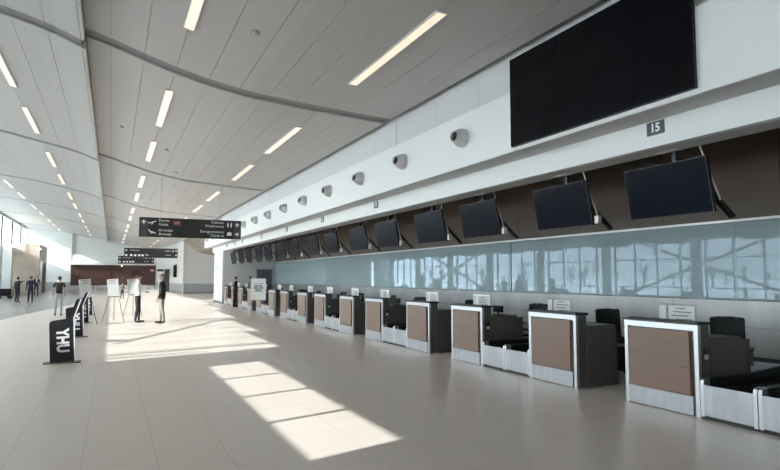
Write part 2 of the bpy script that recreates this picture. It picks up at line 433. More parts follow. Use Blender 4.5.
struct('ceiling_slats_backing', MB().strip([(x, z + .25) for x, z in CV], 41.4, 61, .05), M_grout)
# things on the corridor wall (plane through (6.4,61)-(5.1,80))
def cw(Y): return 6.4 - 1.3 * (Y - 61) / 19.0
ang = math.atan2(-1.3, 19.0)
o = thing('wall_screen', 'tall black screen high on the white corridor wall past the slat ceiling', 'screen', (cw(65.8) - .03, 65.8, 1.6), -ang)
put('panel', MB().box(-.05, 0, -.95, .95, 0, 1.35, .01), M_black, o); put('bezel', MB().box(-.055, -.05, -.90, .90, .06, 1.29), M_screen, o)
o = struct('door_2', MB().box(-.04, 0, -1.5, 1.5, 0, 2.45), M_grout); o.location = (cw(71.2) - .03, 71.2, 0); o.rotation_euler = (0, 0, -ang)
put('door_frame', MB().box(-.07, 0, -1.6, -1.5, 0, 2.55).box(-.07, 0, 1.5, 1.6, 0, 2.55).box(-.07, 0, -1.6, 1.6, 2.45, 2.55), M_signblack, o)
o = thing('projecting_sign', 'small black sign jutting from the corridor wall above the doorway', 'sign', (cw(74), 74, 2.3))
put('panel', MB().box(-.75, 0, -.03, .03, 0, .28, .005), M_signblack, o); put('bracket', MB().box(-.02, 0, -.06, .06, -.05, .33), M_steel, o)
o = thing('red_wall_sign', 'small red and black sign on the wall left of the dark doorway', 'sign', (5.05, YE - .12, 2.3))
put('panel', MB().box(-.8, -.15, 0, .03, 0, .35, .004), M_signred, o); put('pictogram', MB().box(-.62, -.34, -.006, 0, .1, .26), M_signwhite, o)

# ------------------------------------------------------------------ end wall
struct('wall_end', MB().box(XF - .3, 7, YE + .35, YE + .55, 0, 8), M_white)
struct('wall_end_left', MB().box(XF - .3, -4.45, YE - .05, YE + .36, 0, 7.6), M_white)
struct('wall_end_lower', MB().box(-4.45, 5.2, YE - .05, YE + .36, 0, 4.35), M_white)
struct('wall_end_cladding', MB().box(-4.5, 5.0, YE - .10, YE - .05, .0, 3.12), M_woodend)
struct('wall_end_dado', MB().box(XF, -4.5, YE - .08, YE - .05, .0, 1.05).box(-4.5, 5.0, YE - .16, YE - .10, 0, .62), M_dado)
struct('trim_61', MB().box(-4.6, 5.1, YE - .5, YE - .05, 3.12, 3.36), M_white2)
o = thing('spot_lamp', 'small bright spotlight on the ledge above the dark red wall', 'light', (1.05, YE - .55, 3.1))
put('bracket', MB().box(-.04, .04, 0, .05, -.05, .1), M_steel, o); put('bulb', MB().ball((0, -.06, -.08), .09), M_lampw, o)
n = 0
for x in [-3.3 + 1.2 * j for j in range(7)]:
    struct('trim_%d' % (62 + n), MB().box(x - .006, x + .006, YE - .103, YE - .099, .62, 3.1), M_grout); n += 1

# pale timber vestibule with glazed side doors, on the left near the end wall
o = thing('entrance_vestibule', 'pale timber entrance box with a dark side doorway at the far left', 'vestibule', (-7.4, 65, 0))
put('body', MB().box(-1.8, 1.05, 0, .12, 0, 4.7).box(.95, 1.05, .12, .9, 0, 4.7).box(.95, 1.05, .9, 7, 3.25, 4.7).box(.95, 1.05, 6.6, 7, 0, 3.25).box(-1.8, 1.05, 6.9, 7.0, 0, 4.7).box(-1.8, 1.05, 0, 7, 4.7, 4.78), M_woodpale, o)
put('panel_joint', MB().box(-1.8, 1.05, -.004, .001, 2.35, 2.37).box(-.4, -.385, -.004, .001, 0, 4.7), M_dado, o)
put('interior', MB().box(.5, .6, .3, 6.8, 0, 3.3), M_basek, o)
dr = put('sliding_door', MB().box(.98, 1.02, .9, 3.7, .03, 3.2), M_glass, o)
for q in (.9, 3.6, 6.5): put('door_stile', MB().box(.96, 1.04, q, q + .1, 0, 3.25), M_mull, dr)
put('sign_panel', MB().box(1.05, 1.09, 1.2, 6.4, 3.35, 4.5, .01), M_white2, o)
put('lamp', MB().ball((1.0, -.08, 4.3), .13, (1.6, .6, .6)), M_lampw, o)
struct('wall_left_portal', MB().box(XF, -7.85, 59.2, 60.2, 0, 4.2).box(XF, -7.85, 60.2, 64.9, 3.9, 4.2), M_white)

# ------------------------------------------------------------------ window wall on the left
BAY0 = 2.2; BAY = 6.08
bays = [BAY0 + BAY * k for k in range(-5, 13)]
def head(Y): return min(7.25, 6.25 + .04 * max(0, Y - 9.5)) if Y > 9 else 5.83
nwin = 0
for a in bays:
    b = a + BAY
    if a < YB + 1.5 or a > YE - 1: continue
    b = min(b, YE - .1)
    nwin += 1
    near = a < 7
    lo0, lo1 = .55, 3.6
    hi0, hi1 = (5.25, 5.86) if near else (4.42, head((a + b) / 2))
    aa = a
    if 8 < a < 9: aa = 10.15
    w = thing('window_%d' % nwin, 'window bay', 'window'); del w['label']; del w['category']; w['kind'] = 'structure'
    fr = MB(); npn = 4
    for i in range(npn + 1):
        y = a + (b - a) * i / npn
        fr.box(XF - .06, XF + .06, y - .03, y + .03, lo0, lo1)
        if y >= aa - .01: fr.box(XF - .06, XF + .06, y - .03, y + .03, hi0, hi1)
    for z in (lo0, 1.05, 2.62, lo1, hi0, hi1): fr.box(XF - .06, XF + .06, (aa if z > 4 else a), b, z - .03, z + .03)
    if aa > a: fr.box(XF - .06, XF + .06, 10.95, 11.12, hi0, hi1)  # extra bar added to throw the dark stripe across the floor sun
    put('window_frame', fr, M_mull, w)
    put('pane', MB().box(XF - .008, XF + .008, a, b, lo0, lo1).box(XF - .008, XF + .008, aa, b, hi0, hi1), M_glass, w)
    sp = MB(); sp.box(XF - .05, XF + .05, a, b, 0, lo0).box(XF - .05, XF + .05, a, b, lo1, hi0).box(XF - .05, XF + .05, a, b, hi1, 7.9)
    if a < 1: sp.box(XF - .05, XF + .05, a, b, hi0 - .01, hi1 + .01)
    if aa > a: sp.box(XF - .05, XF + .05, a, aa, hi0 - .01, hi1 + .01)
    struct('wall_left', sp, M_span)
for a in bays:
    if a < YB + 1 or a > YE - 2: continue
    mb = MB(); mb.tube((XF + .75, a, 0), (XF + .75, a, 4.2), .27, seg=20)
    struct('column', mb, M_colm)
# crossed steel braces in every other pair of bays
def brace(y0, z0, y1, z1, x=XF + .28, w=.12):
    o = put('steel_brace', MB().bar((x, y0, z0), (x, y1, z1), w, w), M_colm); o['kind'] = 'structure'
for yc in (20.44, 44.76, -3.88):
    brace(yc - BAY, 4.35, yc + BAY, .25); brace(yc - BAY, .25, yc + BAY, 4.35, XF + .42)
for y0 in (14.36, 38.7):
    brace(y0 - 1.0, 4.42, y0 + 5.6, 6.37, w=.09); brace(y0 + 1.2, 6.3, y0 + 4.2, 5.25, XF + .42, w=.045)

# behind the camera
struct('wall_back', MB().box(XF - .3, 10.2, YB - .2, YB, 0, 8), M_white)

# outside: snow, road, added sun-blocking slab, far trees
struct('ground_outside', MB().box(-400, XF - .3, -250, 320, -.5, -.15), M_snow)
struct('ground_road', MB().box(-24, -13, -250, 320, -.15, -.13), M_road)
struct('sun_block_canopy', MB().box(-17.4, XF - .1, YB, YE, 4.15, 4.40), M_span)  # slab added outside to keep low sun out of the lower windows
mb = MB()
for i in range(80):
    y = -140 + 4.3 * i + random.uniform(-3, 3); x = -95 + random.uniform(-25, 20); h = random.uniform(2.5, 5.5)
    mb.tube((x, y, -.2), (x, y, h * .6), .22, .08, 6)
    for j in range(13):
        a = random.uniform(0, 2 * PI); z = h * random.uniform(.3, .7)
        mb.tube((x, y, z), (x + math.cos(a) * h * .28, y + math.sin(a) * h * .28, z + h * .35), .16, .05, 5)
o = put('distant_trees', mb, M_tree); tag(o, 'bare winter trees beyond the snowy field outside the windows', 'trees', kind='stuff')

# ------------------------------------------------------------------ check-in counters
W = 1.07
def make_counter_meshes():
    D = {}
    # local frame: x = depth from the front plane, y from 0 to W, z up
    f = MB()
    f.box(0, .05, 0, .055, 0, 1.055, .004).box(0, .05, W - .055, W, 0, 1.055, .004)
    f.box(0.001, .05, .05, W - .05, .985, 1.055, .003)
    D['frame'] = f.data('frame')
    D['worktop'] = MB().box(-.015, .235, -.01, W + .01, 1.056, 1.085, .004).data('worktop')
    D['carcass'] = MB().box(.03, .21, .012, W - .012, .02, 1.05).data('carcass')
    D['front_panel'] = MB().box(-.022, .03, .105, W - .085, .235, .968, .003).data('front_panel')
    D['shadow_gap'] = MB().box(.022, .031, .05, W - .05, .0, .99).data('shadow_gap')
    D['kick_plate'] = MB().box(-.004, .03, .085, W - .06, .012, .225, .002).data('kick_plate')
    D['desk'] = MB().box(.215, .80, .02, W - .02, .86, .895, .004).data('desk')
    D['side_panel'] = MB().box(.212, .80, 0, .03, .0, .86).data('side_panel')
    D['side_panel_long'] = MB().box(.212, .93, 0, .03, .0, .86).data('side_panel')
    D['side_panel2'] = MB().box(.212, .80, W - .03, W, .0, .86).data('side_panel')
    D['reader'] = MB().box(.10, .155, -.012, .001, .72, .79, .003).data('card_reader')
    D['reader_slot'] = MB().box(.10, .155, -.016, .001, .66, .712, .003).data('reader_slot')
    return D
CD = make_counter_meshes()
def counter(label, loc, belt_side):
    o = thing('check_in_counter', label, 'counter', loc, 0, 'check-in counters')
    put('frame', CD['frame'], M_steel, o); put('worktop', CD['worktop'], M_black, o)
    put('carcass', CD['carcass'], M_steeld, o); put('shadow_gap', CD['shadow_gap'], M_steeld, o)
    put('front_panel', CD['front_panel'], M_wood, o, label='walnut front panel'); put('kick_plate', CD['kick_plate'], M_kick, o)
    put('desk', CD['desk'], M_steeld, o)
    put('side_panel', CD['side_panel_long' if belt_side else 'side_panel'], M_steeld, o); put('side_panel', CD['side_panel2'], M_steeld, o)
    if belt_side:
        r = put('card_reader', CD['reader'], M_black, o); put('reader_slot', CD['reader_slot'], M_trim, r)
    return o
def make_belt_meshes(w):
    D = {}
    D['end_panel'] = MB().box(0, .02, .045, w - .045, .045, .385, .003).data('end_panel')
    def post(y0):
        pts = [(0.0, 0.03), (0.0, .40), (.012, .435), (.04, .45), (.11, .455), (.11, .03)]
        return MB().prism(pts, 'XZ', y0, y0 + .042).data('end_post')
    D['p0'] = post(.003); D['p1'] = post(w - .045)
    D['belt'] = MB().prism([(.02, .30), (.10, .345), (1.15, .345), (1.25, .375), (2.62, .50), (2.62, .42), (1.2, .26), (.02, .2)], 'XZ', .06, w - .06).data('belt')
    def rail(y0):
        return MB().prism([(.11, .03), (.11, .45), (.9, .455), (2.62, .60), (2.62, .03)], 'XZ', y0, y0 + .045).data('side_rail')
    D['r0'] = rail(.003); D['r1'] = rail(w - .048)
    D['skirt'] = MB().box(.012, 2.6, .01, w - .01, .0, .04).data('skirt')
    return D
BW = .66
BD = make_belt_meshes(BW)
def belt(label, loc):
    o = thing('baggage_belt', label, 'baggage belt', loc, 0, 'baggage belts between the counters')
    put('end_panel', BD['end_panel'], M_kick, o, label='brushed steel end panel'); put('end_post', BD['p0'], M_steel, o); put('end_post', BD['p1'], M_steel, o)
    put('belt', BD['belt'], M_rubber, o); put('side_rail', BD['r0'], M_black, o); put('side_rail', BD['r1'], M_black, o)
    put('skirt', BD['skirt'], M_black, o)
    return o
counterY = []
PER = 4.36
for k in range(-1, 8):
    if k >= 0: counterY.append((4.615 + PER * k, True))
    if k < 7 and k >= 0: counterY.append((6.58 + PER * k, False))
counterY.sort()
for i, (y, bs) in enumerate(counterY):
    who = ('%s check-in counter from the camera, ' % ORD[i]) if i else 'large nearest check-in counter, '
    lab = who + ('walnut front, a baggage belt at its near side' if bs else 'walnut front, an open gap at its near side')
    counter(lab, (XC, y, 0), bs)
beltY = [4.615 - BW - .005, 4.615 - 2 * BW - .01]
bl = [('baggage belt with steel end panel touching the nearest counter'), ('baggage belt cut off by the right edge of the picture')]
for y, l in zip(beltY, bl): belt(l, (XC, y, 0))
n = 0
for k in range(0, 7):
    y0 = 6.58 + W + PER * k; y1 = 4.615 + PER * (k + 1); gap = (y1 - y0 - 2 * BW) / 2
    belt('near belt of the %s pair of baggage belts between two counters' % ('first' if k == 0 else ORD[k]), (XC, y0 + gap * .6, 0))
    belt('far belt of the %s pair of baggage belts between two counters' % ('first' if k == 0 else ORD[k]), (XC, y0 + gap * 1.2 + BW, 0))
# low conveyor along the rear wall
o = thing('collector_conveyor', 'long low pale conveyor housing along the rear steel wall', 'conveyor', (8.78, 0, 0))
put('housing', MB().box(0, .55, -5, 36.5, .0, .34, .01), M_kick, o); put('belt', MB().box(.08, .47, -5, 36.5, .341, .352), M_rubber, o)

# translucent notices standing on the desks behind the counter tops
def notice_meshes():
    D = {}
    D['sheet'] = MB().box(-.004, .004, -.27, .27, .03, .385, .001).data('sheet')
    D['paper'] = MB().box(-.0055, -.0042, -.25, .12, .05, .36).box(-.0055, -.0042, .16, .26, .05, .36).data('paper')
    D['sheet_c'] = MB().box(-.004, .004, -.27, .27, .03, .385, .001).data('sheet')
    D['foot'] = MB().box(-.06, .06, -.29, .29, 0, .012, .002).box(-.015, .015, -.29, .29, .012, .04).data('foot')
    m = MB()
    for j, (a, b) in enumerate([(-.12, .02), (-.20, .06), (-.16, .08), (-.22, .02), (-.1, .07)]): m.box(-.0068, -.0056, a, b, .32 - j * .045, .333 - j * .045)
    D['print'] = m.data('printed_lines')
    return D
ND = notice_meshes()
for i, (y, bs) in enumerate(counterY):
    off = {0: .50, 1: .68, 2: .45}.get(i, .5 + .1 * ((i * 7) % 3 - 1))
    o = thing('notice_stand', '%s white notice sheet standing behind a counter top, counting from the camera' % ORD[i], 'notice', (XC + .30, y + off, .896), 0, 'notices on the check-in desks')
    put('foot', ND['foot'], M_trim, o); s = put('sheet', ND['sheet'] if i > 1 else ND['sheet_c'], M_paper if i > 1 else M_acryl, o)
    put('paper', ND['paper'], M_poster, s); put('printed_lines', ND['print'], M_ink, s)
    # keyboard-side terminal (small black screen on the desk)
    if i < 2: continue
    t = thing('desk_terminal', '%s small black terminal on a check-in desk, counting from the camera' % ORD[i], 'terminal', (XC + .55, y + (.26 if bs else .8), .896), 0, 'terminals on the check-in desks')
    put('base', MB().box(-.08, .08, -.1, .1, 0, .012, .003), M_black, t)
    put('neck', MB().tube((0, 0, .012), (0, 0, .08), .014), M_black, t)
    put('screen', MB().box(-.012, .012, -.15, .15, .05, .175, .004), M_black, t)

# task chairs
def chair_meshes():
    D = {}
    # local: faces -x (towards the hall); backrest on the +x side
    s = MB(); s.box(-.24, .24, -.24, .24, .44, .50, .025); D['seat'] = s.data('seat')
    b = MB()
    prof = [(.235, .58), (.26, .68), (.265, .80), (.275, .92), (.295, 1.05)]
    V = []
    for (x, z) in prof:
        row = []
        for j in range(7):
            t = -1 + 2 * j / 6.0
            row.append(b.bm.verts.new((x - .03 * t * t, t * (.190 if z > .6 else .17), z)))
        V.append(row)
    for a, c in zip(V[:-1], V[1:]):
        for j in range(6): b.bm.faces.new((a[j], a[j + 1], c[j + 1], c[j])).smooth = True
    D['mesh'] = b.data('mesh_panel')
    f = MB()
    L = [(x - .03, -.195, z) for x, z in prof]; R = [(x - .03, .195, z) for x, z in prof]
    for P in (L, R):
        for p, q in zip(P[:-1], P[1:]): f.tube(p, q, .016, seg=8)
    f.tube(L[0], R[0], .016, seg=8)
    for a, c in zip([(.265, -.195, 1.05), (.295, -.08, 1.06), (.295, .08, 1.06)], [(.295, -.08, 1.06), (.295, .08, 1.06), (.265, .195, 1.05)]): f.tube(a, c, .018, seg=8)
    f.box(.25, .29, -.19, .19, .84, .875, .01)
    f.bar((.26, 0, .86), (.30, 0, .62), .06, .03); f.bar((.30, 0, .62), (.14, 0, .43), .06, .03)
    D['back_frame'] = f.data('back_frame')
    D['column'] = MB().tube((0, 0, .12), (0, 0, .44), .03, .022).data('gas_column')
    g = MB()
    for i in range(5):
        a = 2 * PI * i / 5 + .3; e = (.29 * math.cos(a), .29 * math.sin(a))
        g.bar((0, 0, .115), (e[0], e[1], .075), .045, .03)
    D['star_base'] = g.data('star_base')
    D['caster'] = MB().tube((0, -.022, .028), (0, .022, .028), .028, seg=12).tube((0, 0, .04), (0, 0, .08), .01, seg=6).data('caster')
    def arm(s):
        m = MB(); y = s * .27
        m.bar((.02, s * .2, .45), (.04, y, .48), .05, .02); m.bar((.04, y, .47), (.06, y, .67), .05, .025); m.box(-.12, .16, y - .04, y + .04, .67, .70, .012)
        return m.data('armrest')
    D['a0'] = arm(-1); D['a1'] = arm(1)
    return D
HD = chair_meshes()
def chair(label, x, y, rz):
    o = thing('task_chair', label, 'office chair', (x, y, 0), rz, 'task chairs behind the counters')
    put('seat', HD['seat'], M_black, o)
    bf = put('back_frame', HD['back_frame'], M_black, o); put('mesh_panel', HD['mesh'], M_mesh, bf)
    put('gas_column', HD['column'], M_blackm, o); sb = put('star_base', HD['star_base'], M_blackm, o)
    for i in range(5):
        a = 2 * PI * i / 5 + .3
        put('caster', HD['caster'], M_black, sb, (.29 * math.cos(a), .29 * math.sin(a), 0), (0, 0, a * 2))
    put('armrest', HD['a0'], M_black, o); put('armrest', HD['a1'], M_black, o)
for i, (y, bs) in enumerate(counterY):
    dx, dy, rz = {0: (1.22, .50, .55), 1: (1.40, .62, 1.15), 2: (1.50, .45, .35), 3: (1.5, .7, .7)}.get(i, (1.25 + .12 * math.sin(i * 3.1), .5 + .15 * math.sin(i * 1.7), .35 + .6 * math.sin(i * 2.3)))
    chair('%s black mesh-backed chair behind the counters, counting from the camera' % ORD[i], XC + dx, y + dy, rz)

# ------------------------------------------------------------------ monitors hung over the counters
def monitor_meshes():
    D = {}
    D['body'] = MB().box(0, .05, -.635, .635, -.70, 0, .006).data('body')
    D['glass'] = MB().box(-.003, .0, -.622, .622, -.688, -.012).data('screen')
    D['rear'] = MB().box(.05, .10, -.2, .2, -.5, -.2, .006).data('wall_mount')
    return D
MD = monitor_meshes()
mon_c = []
for k in range(0, 8):
    mon_c.append(5.33 + PER * k)
    if k < 7: mon_c.append(7.33 + PER * k)
tilt = math.atan2(.12, .68)
for i, y in enumerate(mon_c):
    o = thing('hanging_monitor', '%s dark flat monitor from the camera, hung over the counters' % ORD[i], 'monitor', (6.50, y, 3.10), 0, 'monitors over the counters')
    b = put('body', MD['body'], M_black, o, rot=(0, -tilt, 0)); put('screen', MD['glass'], M_screen, b)
    put('rear_mount', MD['rear'], M_blackm, b)
    put('drop_pole', MB().box(.06, .11, -.17, -.11, -.12, .15), M_black, o)
    put('ceiling_plate', MB().box(-.05, .05, -.28, .04, .138, .15), M_soffit, o)
    put('brace_arm', MB().bar((.13, -.46, -.28), (.56, -.57, -.73), .07, .05), M_blackm, o)
    put('brace_arm', MB().bar((.10, .16, .01), (1.2, 1.78, .48), .06, .07), M_blackm, o)
    c = thing('cable_box', ('%s small silver box from the camera, hanging on a pale cable beside a monitor' % ORD[i - 1]) if i else 'bare pale cable hanging behind the nearest monitor', 'junction box', (6.58, y - .50, 3.25), 0, 'cable boxes beside the monitors')
    put('cable', MB().tube((0, 0, 0), (.05, -.09, -.35), .010, seg=6).tube((.05, -.09, -.35), (.10, -.18, -.70), .010, seg=6), M_cable, c)
    if i: put('box', MB().box(.06, .13, -.23, -.15, -.82, -.70, .01), M_boxm, c)

# counter number plates on the fascia
nums = [(5.09, '15'), (13.72, '13'), (18.0, '12'), (22.3, '11'), (26.6, '10'), (30.93, '9'), (33.0, '8'), (35.5, '7')]
for y, t in nums:
    o = thing('number_plate', 'dark plate with the number %s on the white fascia' % t, 'sign', (XC, y, 3.485), 0, 'counter numbers')
    put('plate', MB().box(-.012, 0, -.13, .13, -.085, .085, .002), M_numplate, o)
    put('digits', text_mesh(t, .150, .002, 'CENTER', .004), M_signwhite, o, (-.015, 0, 0), (RX, 0, -RX))

# jet nozzles in the band
nb = [(.168, 0), (.170, -.02), (.168, -.06), (.160, -.10), (.142, -.145), (.115, -.18), (.100, -.19), (.098, -.225), (.092, -.232), (.088, -.225), (.086, -.18)]
noz = MB().lathe(nb, 'X', seg=28).data('bell')
thr = MB().lathe([(.086, -.18), (.04, -.17), (0.0005, -.17)], 'X', seg=28).data('throat')
rimm = MB().lathe([(.182, -.001), (.182, -.008), (.168, -.01)], 'X', seg=28).data('rim')
for i in range(14):
    y = 8.80 + 2.385 * i
    if y > 41: break
    o = thing('air_nozzle', '%s round metal air nozzle from the camera in the white band' % ORD[i], 'air nozzle', (XN, y, 4.11), 0, 'air nozzles in the white band')
    o.rotation_euler = (0, .05, .16)
    put('bell', noz, M_chrome, o); put('throat', thr, M_grout, o); put('rim', rimm, M_trim, o)

# video wall
o = thing('video_wall', 'large switched-off black video wall high above the nearest counters', 'video wall', (5.60, 4.14, 3.645))
put('chassis', MB().box(.01, .05, 0, 3.2, 0, 1.40, .004), M_blackm, o)
ys = [0.0, .80, 1.60, 2.40, 3.2]
for a, b in zip(ys[:-1], ys[1:]):
    put('display_panel', MB().box(-.012, .009, a + .003, b - .003, .004, 1.396, .002), M_vwall, o)

# ------------------------------------------------------------------ hanging wayfinding signs
def arrow_mesh(direction, s):
    m = MB(); P = [(-.12, -.5), (.12, -.5), (.12, .05), (.42, -.2), (.42, .08), (0, .5), (-.42, .08), (-.42, -.2), (-.12, .05)]
    a = {'up': 0, 'right': -RX, 'left': RX}[direction]; Q = [((p[0] * math.cos(a) - p[1] * math.sin(a)) * s, (p[0] * math.sin(a) + p[1] * math.cos(a)) * s) for p in P]
    return m.prism(Q, 'XZ', -.002, .002)
def plane_mesh(s, dn):
    m = MB(); t = -.35 if dn else .35
    def R(x, z): return ((x * math.cos(t) - z * math.sin(t)) * s, (x * math.sin(t) + z * math.cos(t)) * s)
    m.prism([R(-.55, .0), (R(-.45, -.07)), R(.5, -.07), R(.6, .0), R(.5, .07), R(-.45, .07)], 'XZ', -.002, .002)
    m.prism([R(-.02, -.05), R(.2, -.05), R(-.15, -.34), R(-.27, -.34)], 'XZ', -.0021, .0019)
    m.prism([R(-.55, .05), R(-.40, .05), R(-.52, .24), R(-.62, .24)], 'XZ', -.0021, .0019)
    return m
def person_icon(s):
    m = MB(); m.prism([(-.13 * s, -.1 * s), (-.09 * s, -.5 * s), (.09 * s, -.5 * s), (.13 * s, -.1 * s), (.16 * s, .25 * s), (-.16 * s, .25 * s)], 'XZ', -.002, .002)
    m.box(-.07 * s, .07 * s, -.002, .002, .29 * s, .45 * s); return m
def hang_sign(loc, Wd, Hh, rods, label, rich=True):
    o = thing('hanging_sign', label, 'sign', loc, 0, 'hanging direction signs')
    put('board', MB().box(0, Wd, -.05, .05, 0, Hh, .004), M_signblack, o)
    for r in rods: put('suspension_rod', MB().tube((r, 0, Hh), (r, 0, cz(loc[0] + r) - loc[2] + .3), .011, seg=8), M_rod, o)
    F = -.052
    def T(x, z, t, size, al='LEFT'): put('lettering', text_mesh(t, size, .002, al), M_signwhite, o, (x, F, z), (RX, 0, 0))
    def I(me, x, z, m=M_signwhite): put('pictogram', me, m, o, (x, F, z))
    if rich:
        put('grey_field', MB().box(.01, .30, F, -.049, .01, Hh - .01), M_signgrey, o)
        put('grey_field', MB().box(Wd - .30, Wd - .01, F, -.049, .01, Hh - .01), M_signgrey, o)
        I(arrow_mesh('up', .17), .16, Hh * .76); I(plane_mesh(.26, False), .47, Hh * .76); I(plane_mesh(.26, True), .47, Hh * .26)
        T(.70, Hh * .86, 'Portes', .15); T(.70, Hh * .66, 'Gates', .15); T(.70, Hh * .36, 'Arrivées', .15); T(.70, Hh * .16, 'Arrivals', .15)
        put('badge', MB().box(1.22, 1.52, F, -.049, Hh * .64, Hh * .88, .001), M_signred, o); T(1.37, Hh * .76, '1-9', .11, 'CENTER')
        I(arrow_mesh('up', .17), Wd - .16, Hh * .76); I(arrow_mesh('right', .17), Wd - .16, Hh * .26)
        I(person_icon(.21), Wd - .53, Hh * .76); I(person_icon(.21), Wd - .40, Hh * .76)
        I(MB().box(-.09, .09, -.002, .002, -.06, .06).box(-.04, .04, -.002, .002, .06, .09), Wd - .47, Hh * .26)
        T(Wd - .68, Hh * .86, 'Toilettes', .15, 'RIGHT'); T(Wd - .68, Hh * .66, 'Washrooms', .15, 'RIGHT')
        T(Wd - .68, Hh * .36, 'Enregistrement', .15, 'RIGHT'); T(Wd - .68, Hh * .16, 'Check-in', .15, 'RIGHT')
    else:
        for x in (.15, .5, .78, 1.06, 1.3): I(MB().box(-.08, .08, -.002, .002, -.07, .07), x, Hh * .25)
        I(arrow_mesh('up', .16), .15, Hh * .75); I(plane_mesh(.24, True), Wd * .42, Hh * .3)
        T(.42, Hh * .75, 'Portes Gates', .12)
        T(Wd - .5, Hh * .75, 'Toilettes', .13, 'RIGHT'); I(person_icon(.2), Wd - .35, Hh * .75); I(arrow_mesh('up', .16), Wd - .12, Hh * .75)
        T(Wd - .5, Hh * .3, 'Sorties', .13, 'RIGHT'); I(arrow_mesh('right', .16), Wd - .12, Hh * .3)
hang_sign((.88, 24.37, 3.17), 3.87, .76, (.77, 3.05), 'largest and nearest black hanging sign, reading Portes, Gates and Arrivées')
hang_sign((.77, 48.63, 3.11), 3.84, .74, (.8, 3.0), 'second black hanging sign, just above and overlapping the farthest one', False)
hang_sign((.47, 60.76, 2.90), 3.15, .74, (.7, 2.5), 'farthest and lowest black hanging sign, in front of the dark red wall', False)

# ------------------------------------------------------------------ YHU totems
def totem(loc, rz, label, lean):
    o = thing('sign_totem', label, 'sign totem', loc, rz, 'YHU sign totems')
    ln = -.05
    put('base_plate', MB().box(-.31, .31, -.14, .14, 0, .018, .004), M_steeld, o)
    pts = [(-.20, .02), (.20, .02), (.20, .835), (.16, .83), (-.14, .80), (-.185, .785), (-.20, .755)]
    put('board', MB().prism(pts, 'XZ', -.045, .045), M_yhu, o, rot=(0, ln, 0))
    put('white_edge', MB().box(.20, .222, -.05, .05, .02, .84).bar((.214, 0, .84), (.34 + lean, .0, 1.19), .10, .02), M_signwhite, o, rot=(0, ln, 0))
    put('lettering', text_mesh('YHU', .275, .002, 'CENTER', .012, .78), M_signwhite, o, (-.01, -.048, .415), (RX, RX + ln, 0))
    put('slanted_arm', MB().prism([(.12, .825), (.20, .835), (.325 + lean, 1.19), (.265 + lean, 1.18)], 'XZ', -.05, .05), M_yhu, o, rot=(0, ln, 0))
totem((-.80, 12.74, 0), 0, 'largest black YHU sign totem, nearest the camera, on a flat base', 0)
totem((-.86, 17.98, 0), .10, 'second black YHU sign totem in the row, just behind the nearest', .02)
totem((-.90, 23.35, 0), .12, 'third black YHU sign totem in the row', .02)
totem((-.92, 28.17, 0), .12, 'farthest black YHU sign totem in the row, beside the pale easel board', .02)

# ------------------------------------------------------------------ poster easels
def easel(loc, rz, label, bw=.37, bh=.63, bz=.92, white=False, lines=None, lean=.0):
    o = thing('poster_easel', label, 'easel', loc, rz, 'poster easels on the floor')
    b = put('board', MB().box(-bw / 2, bw / 2, -.01, .01, 0, bh, .003), M_paper if white else M_poster, o, (0, 0, bz), (-.10, lean, 0))
    if lines: put('printed_lines', lines, M_ink, b)
    put('shelf', MB().box(-bw / 2, bw / 2, -.035, .03, bz - .03, bz - .005), M_tripod if not white else M_rod, o)
    for s in (-1, 1): put('leg', MB().tube((0 + s * .03, .13, 1.5), (s * .36, .0, .0), .010, seg=8), M_tripod if not white else M_rod, o)
    put('leg', MB().tube((0, .14, 1.5), (0, .60, .0), .010, seg=8), M_tripod if not white else M_rod, o)
    return o
def greek(rows, z0=.6, dz=.06):
    m = MB()
    for j, r in enumerate(rows):
        for (a, b, h) in r: m.box(a, b, -.013, -.0105, z0 - j * dz - h, z0 - j * dz)
    return m
easel((-.78, 22.6, 0), .10, 'pale poster on a thin easel just right of the YHU totems', lean=-.10, lines=greek([[(-.14, .14, .02)], [(-.12, .08, .02)], [(-.14, .1, .015)]], .6))
easel((.08, 23.6, 0), -.05, 'pale poster on a thin black easel, middle one of three', lean=-.10, lines=greek([[(-.14, .14, .02)], [(-.12, .08, .02)], [(-.14, .1, .015)]], .6))
easel((.80, 26.0, 0), -.05, 'pale poster easel partly hidden by the man in the white shirt', lean=-.10, lines=greek([[(-.14, .14, .02)], [(-.14, .1, .015)]], .6))
bl = greek([[(-.2, -.05, .02), (-.03, .08, .02), (.1, .2, .02)], [], [(-.16, -.02, .055), (.0, .15, .055)], [], [(-.2, .02, .055), (.05, .19, .055)], [], [(-.13, .12, .055)], [], [(-.2, .2, .015)]], .66, .042)
easel((5.28, 23.3, 0), -.22, 'white notice board with bold black lines on an easel before the counters', bw=.58, bh=.84, bz=.72, white=True, lines=bl)

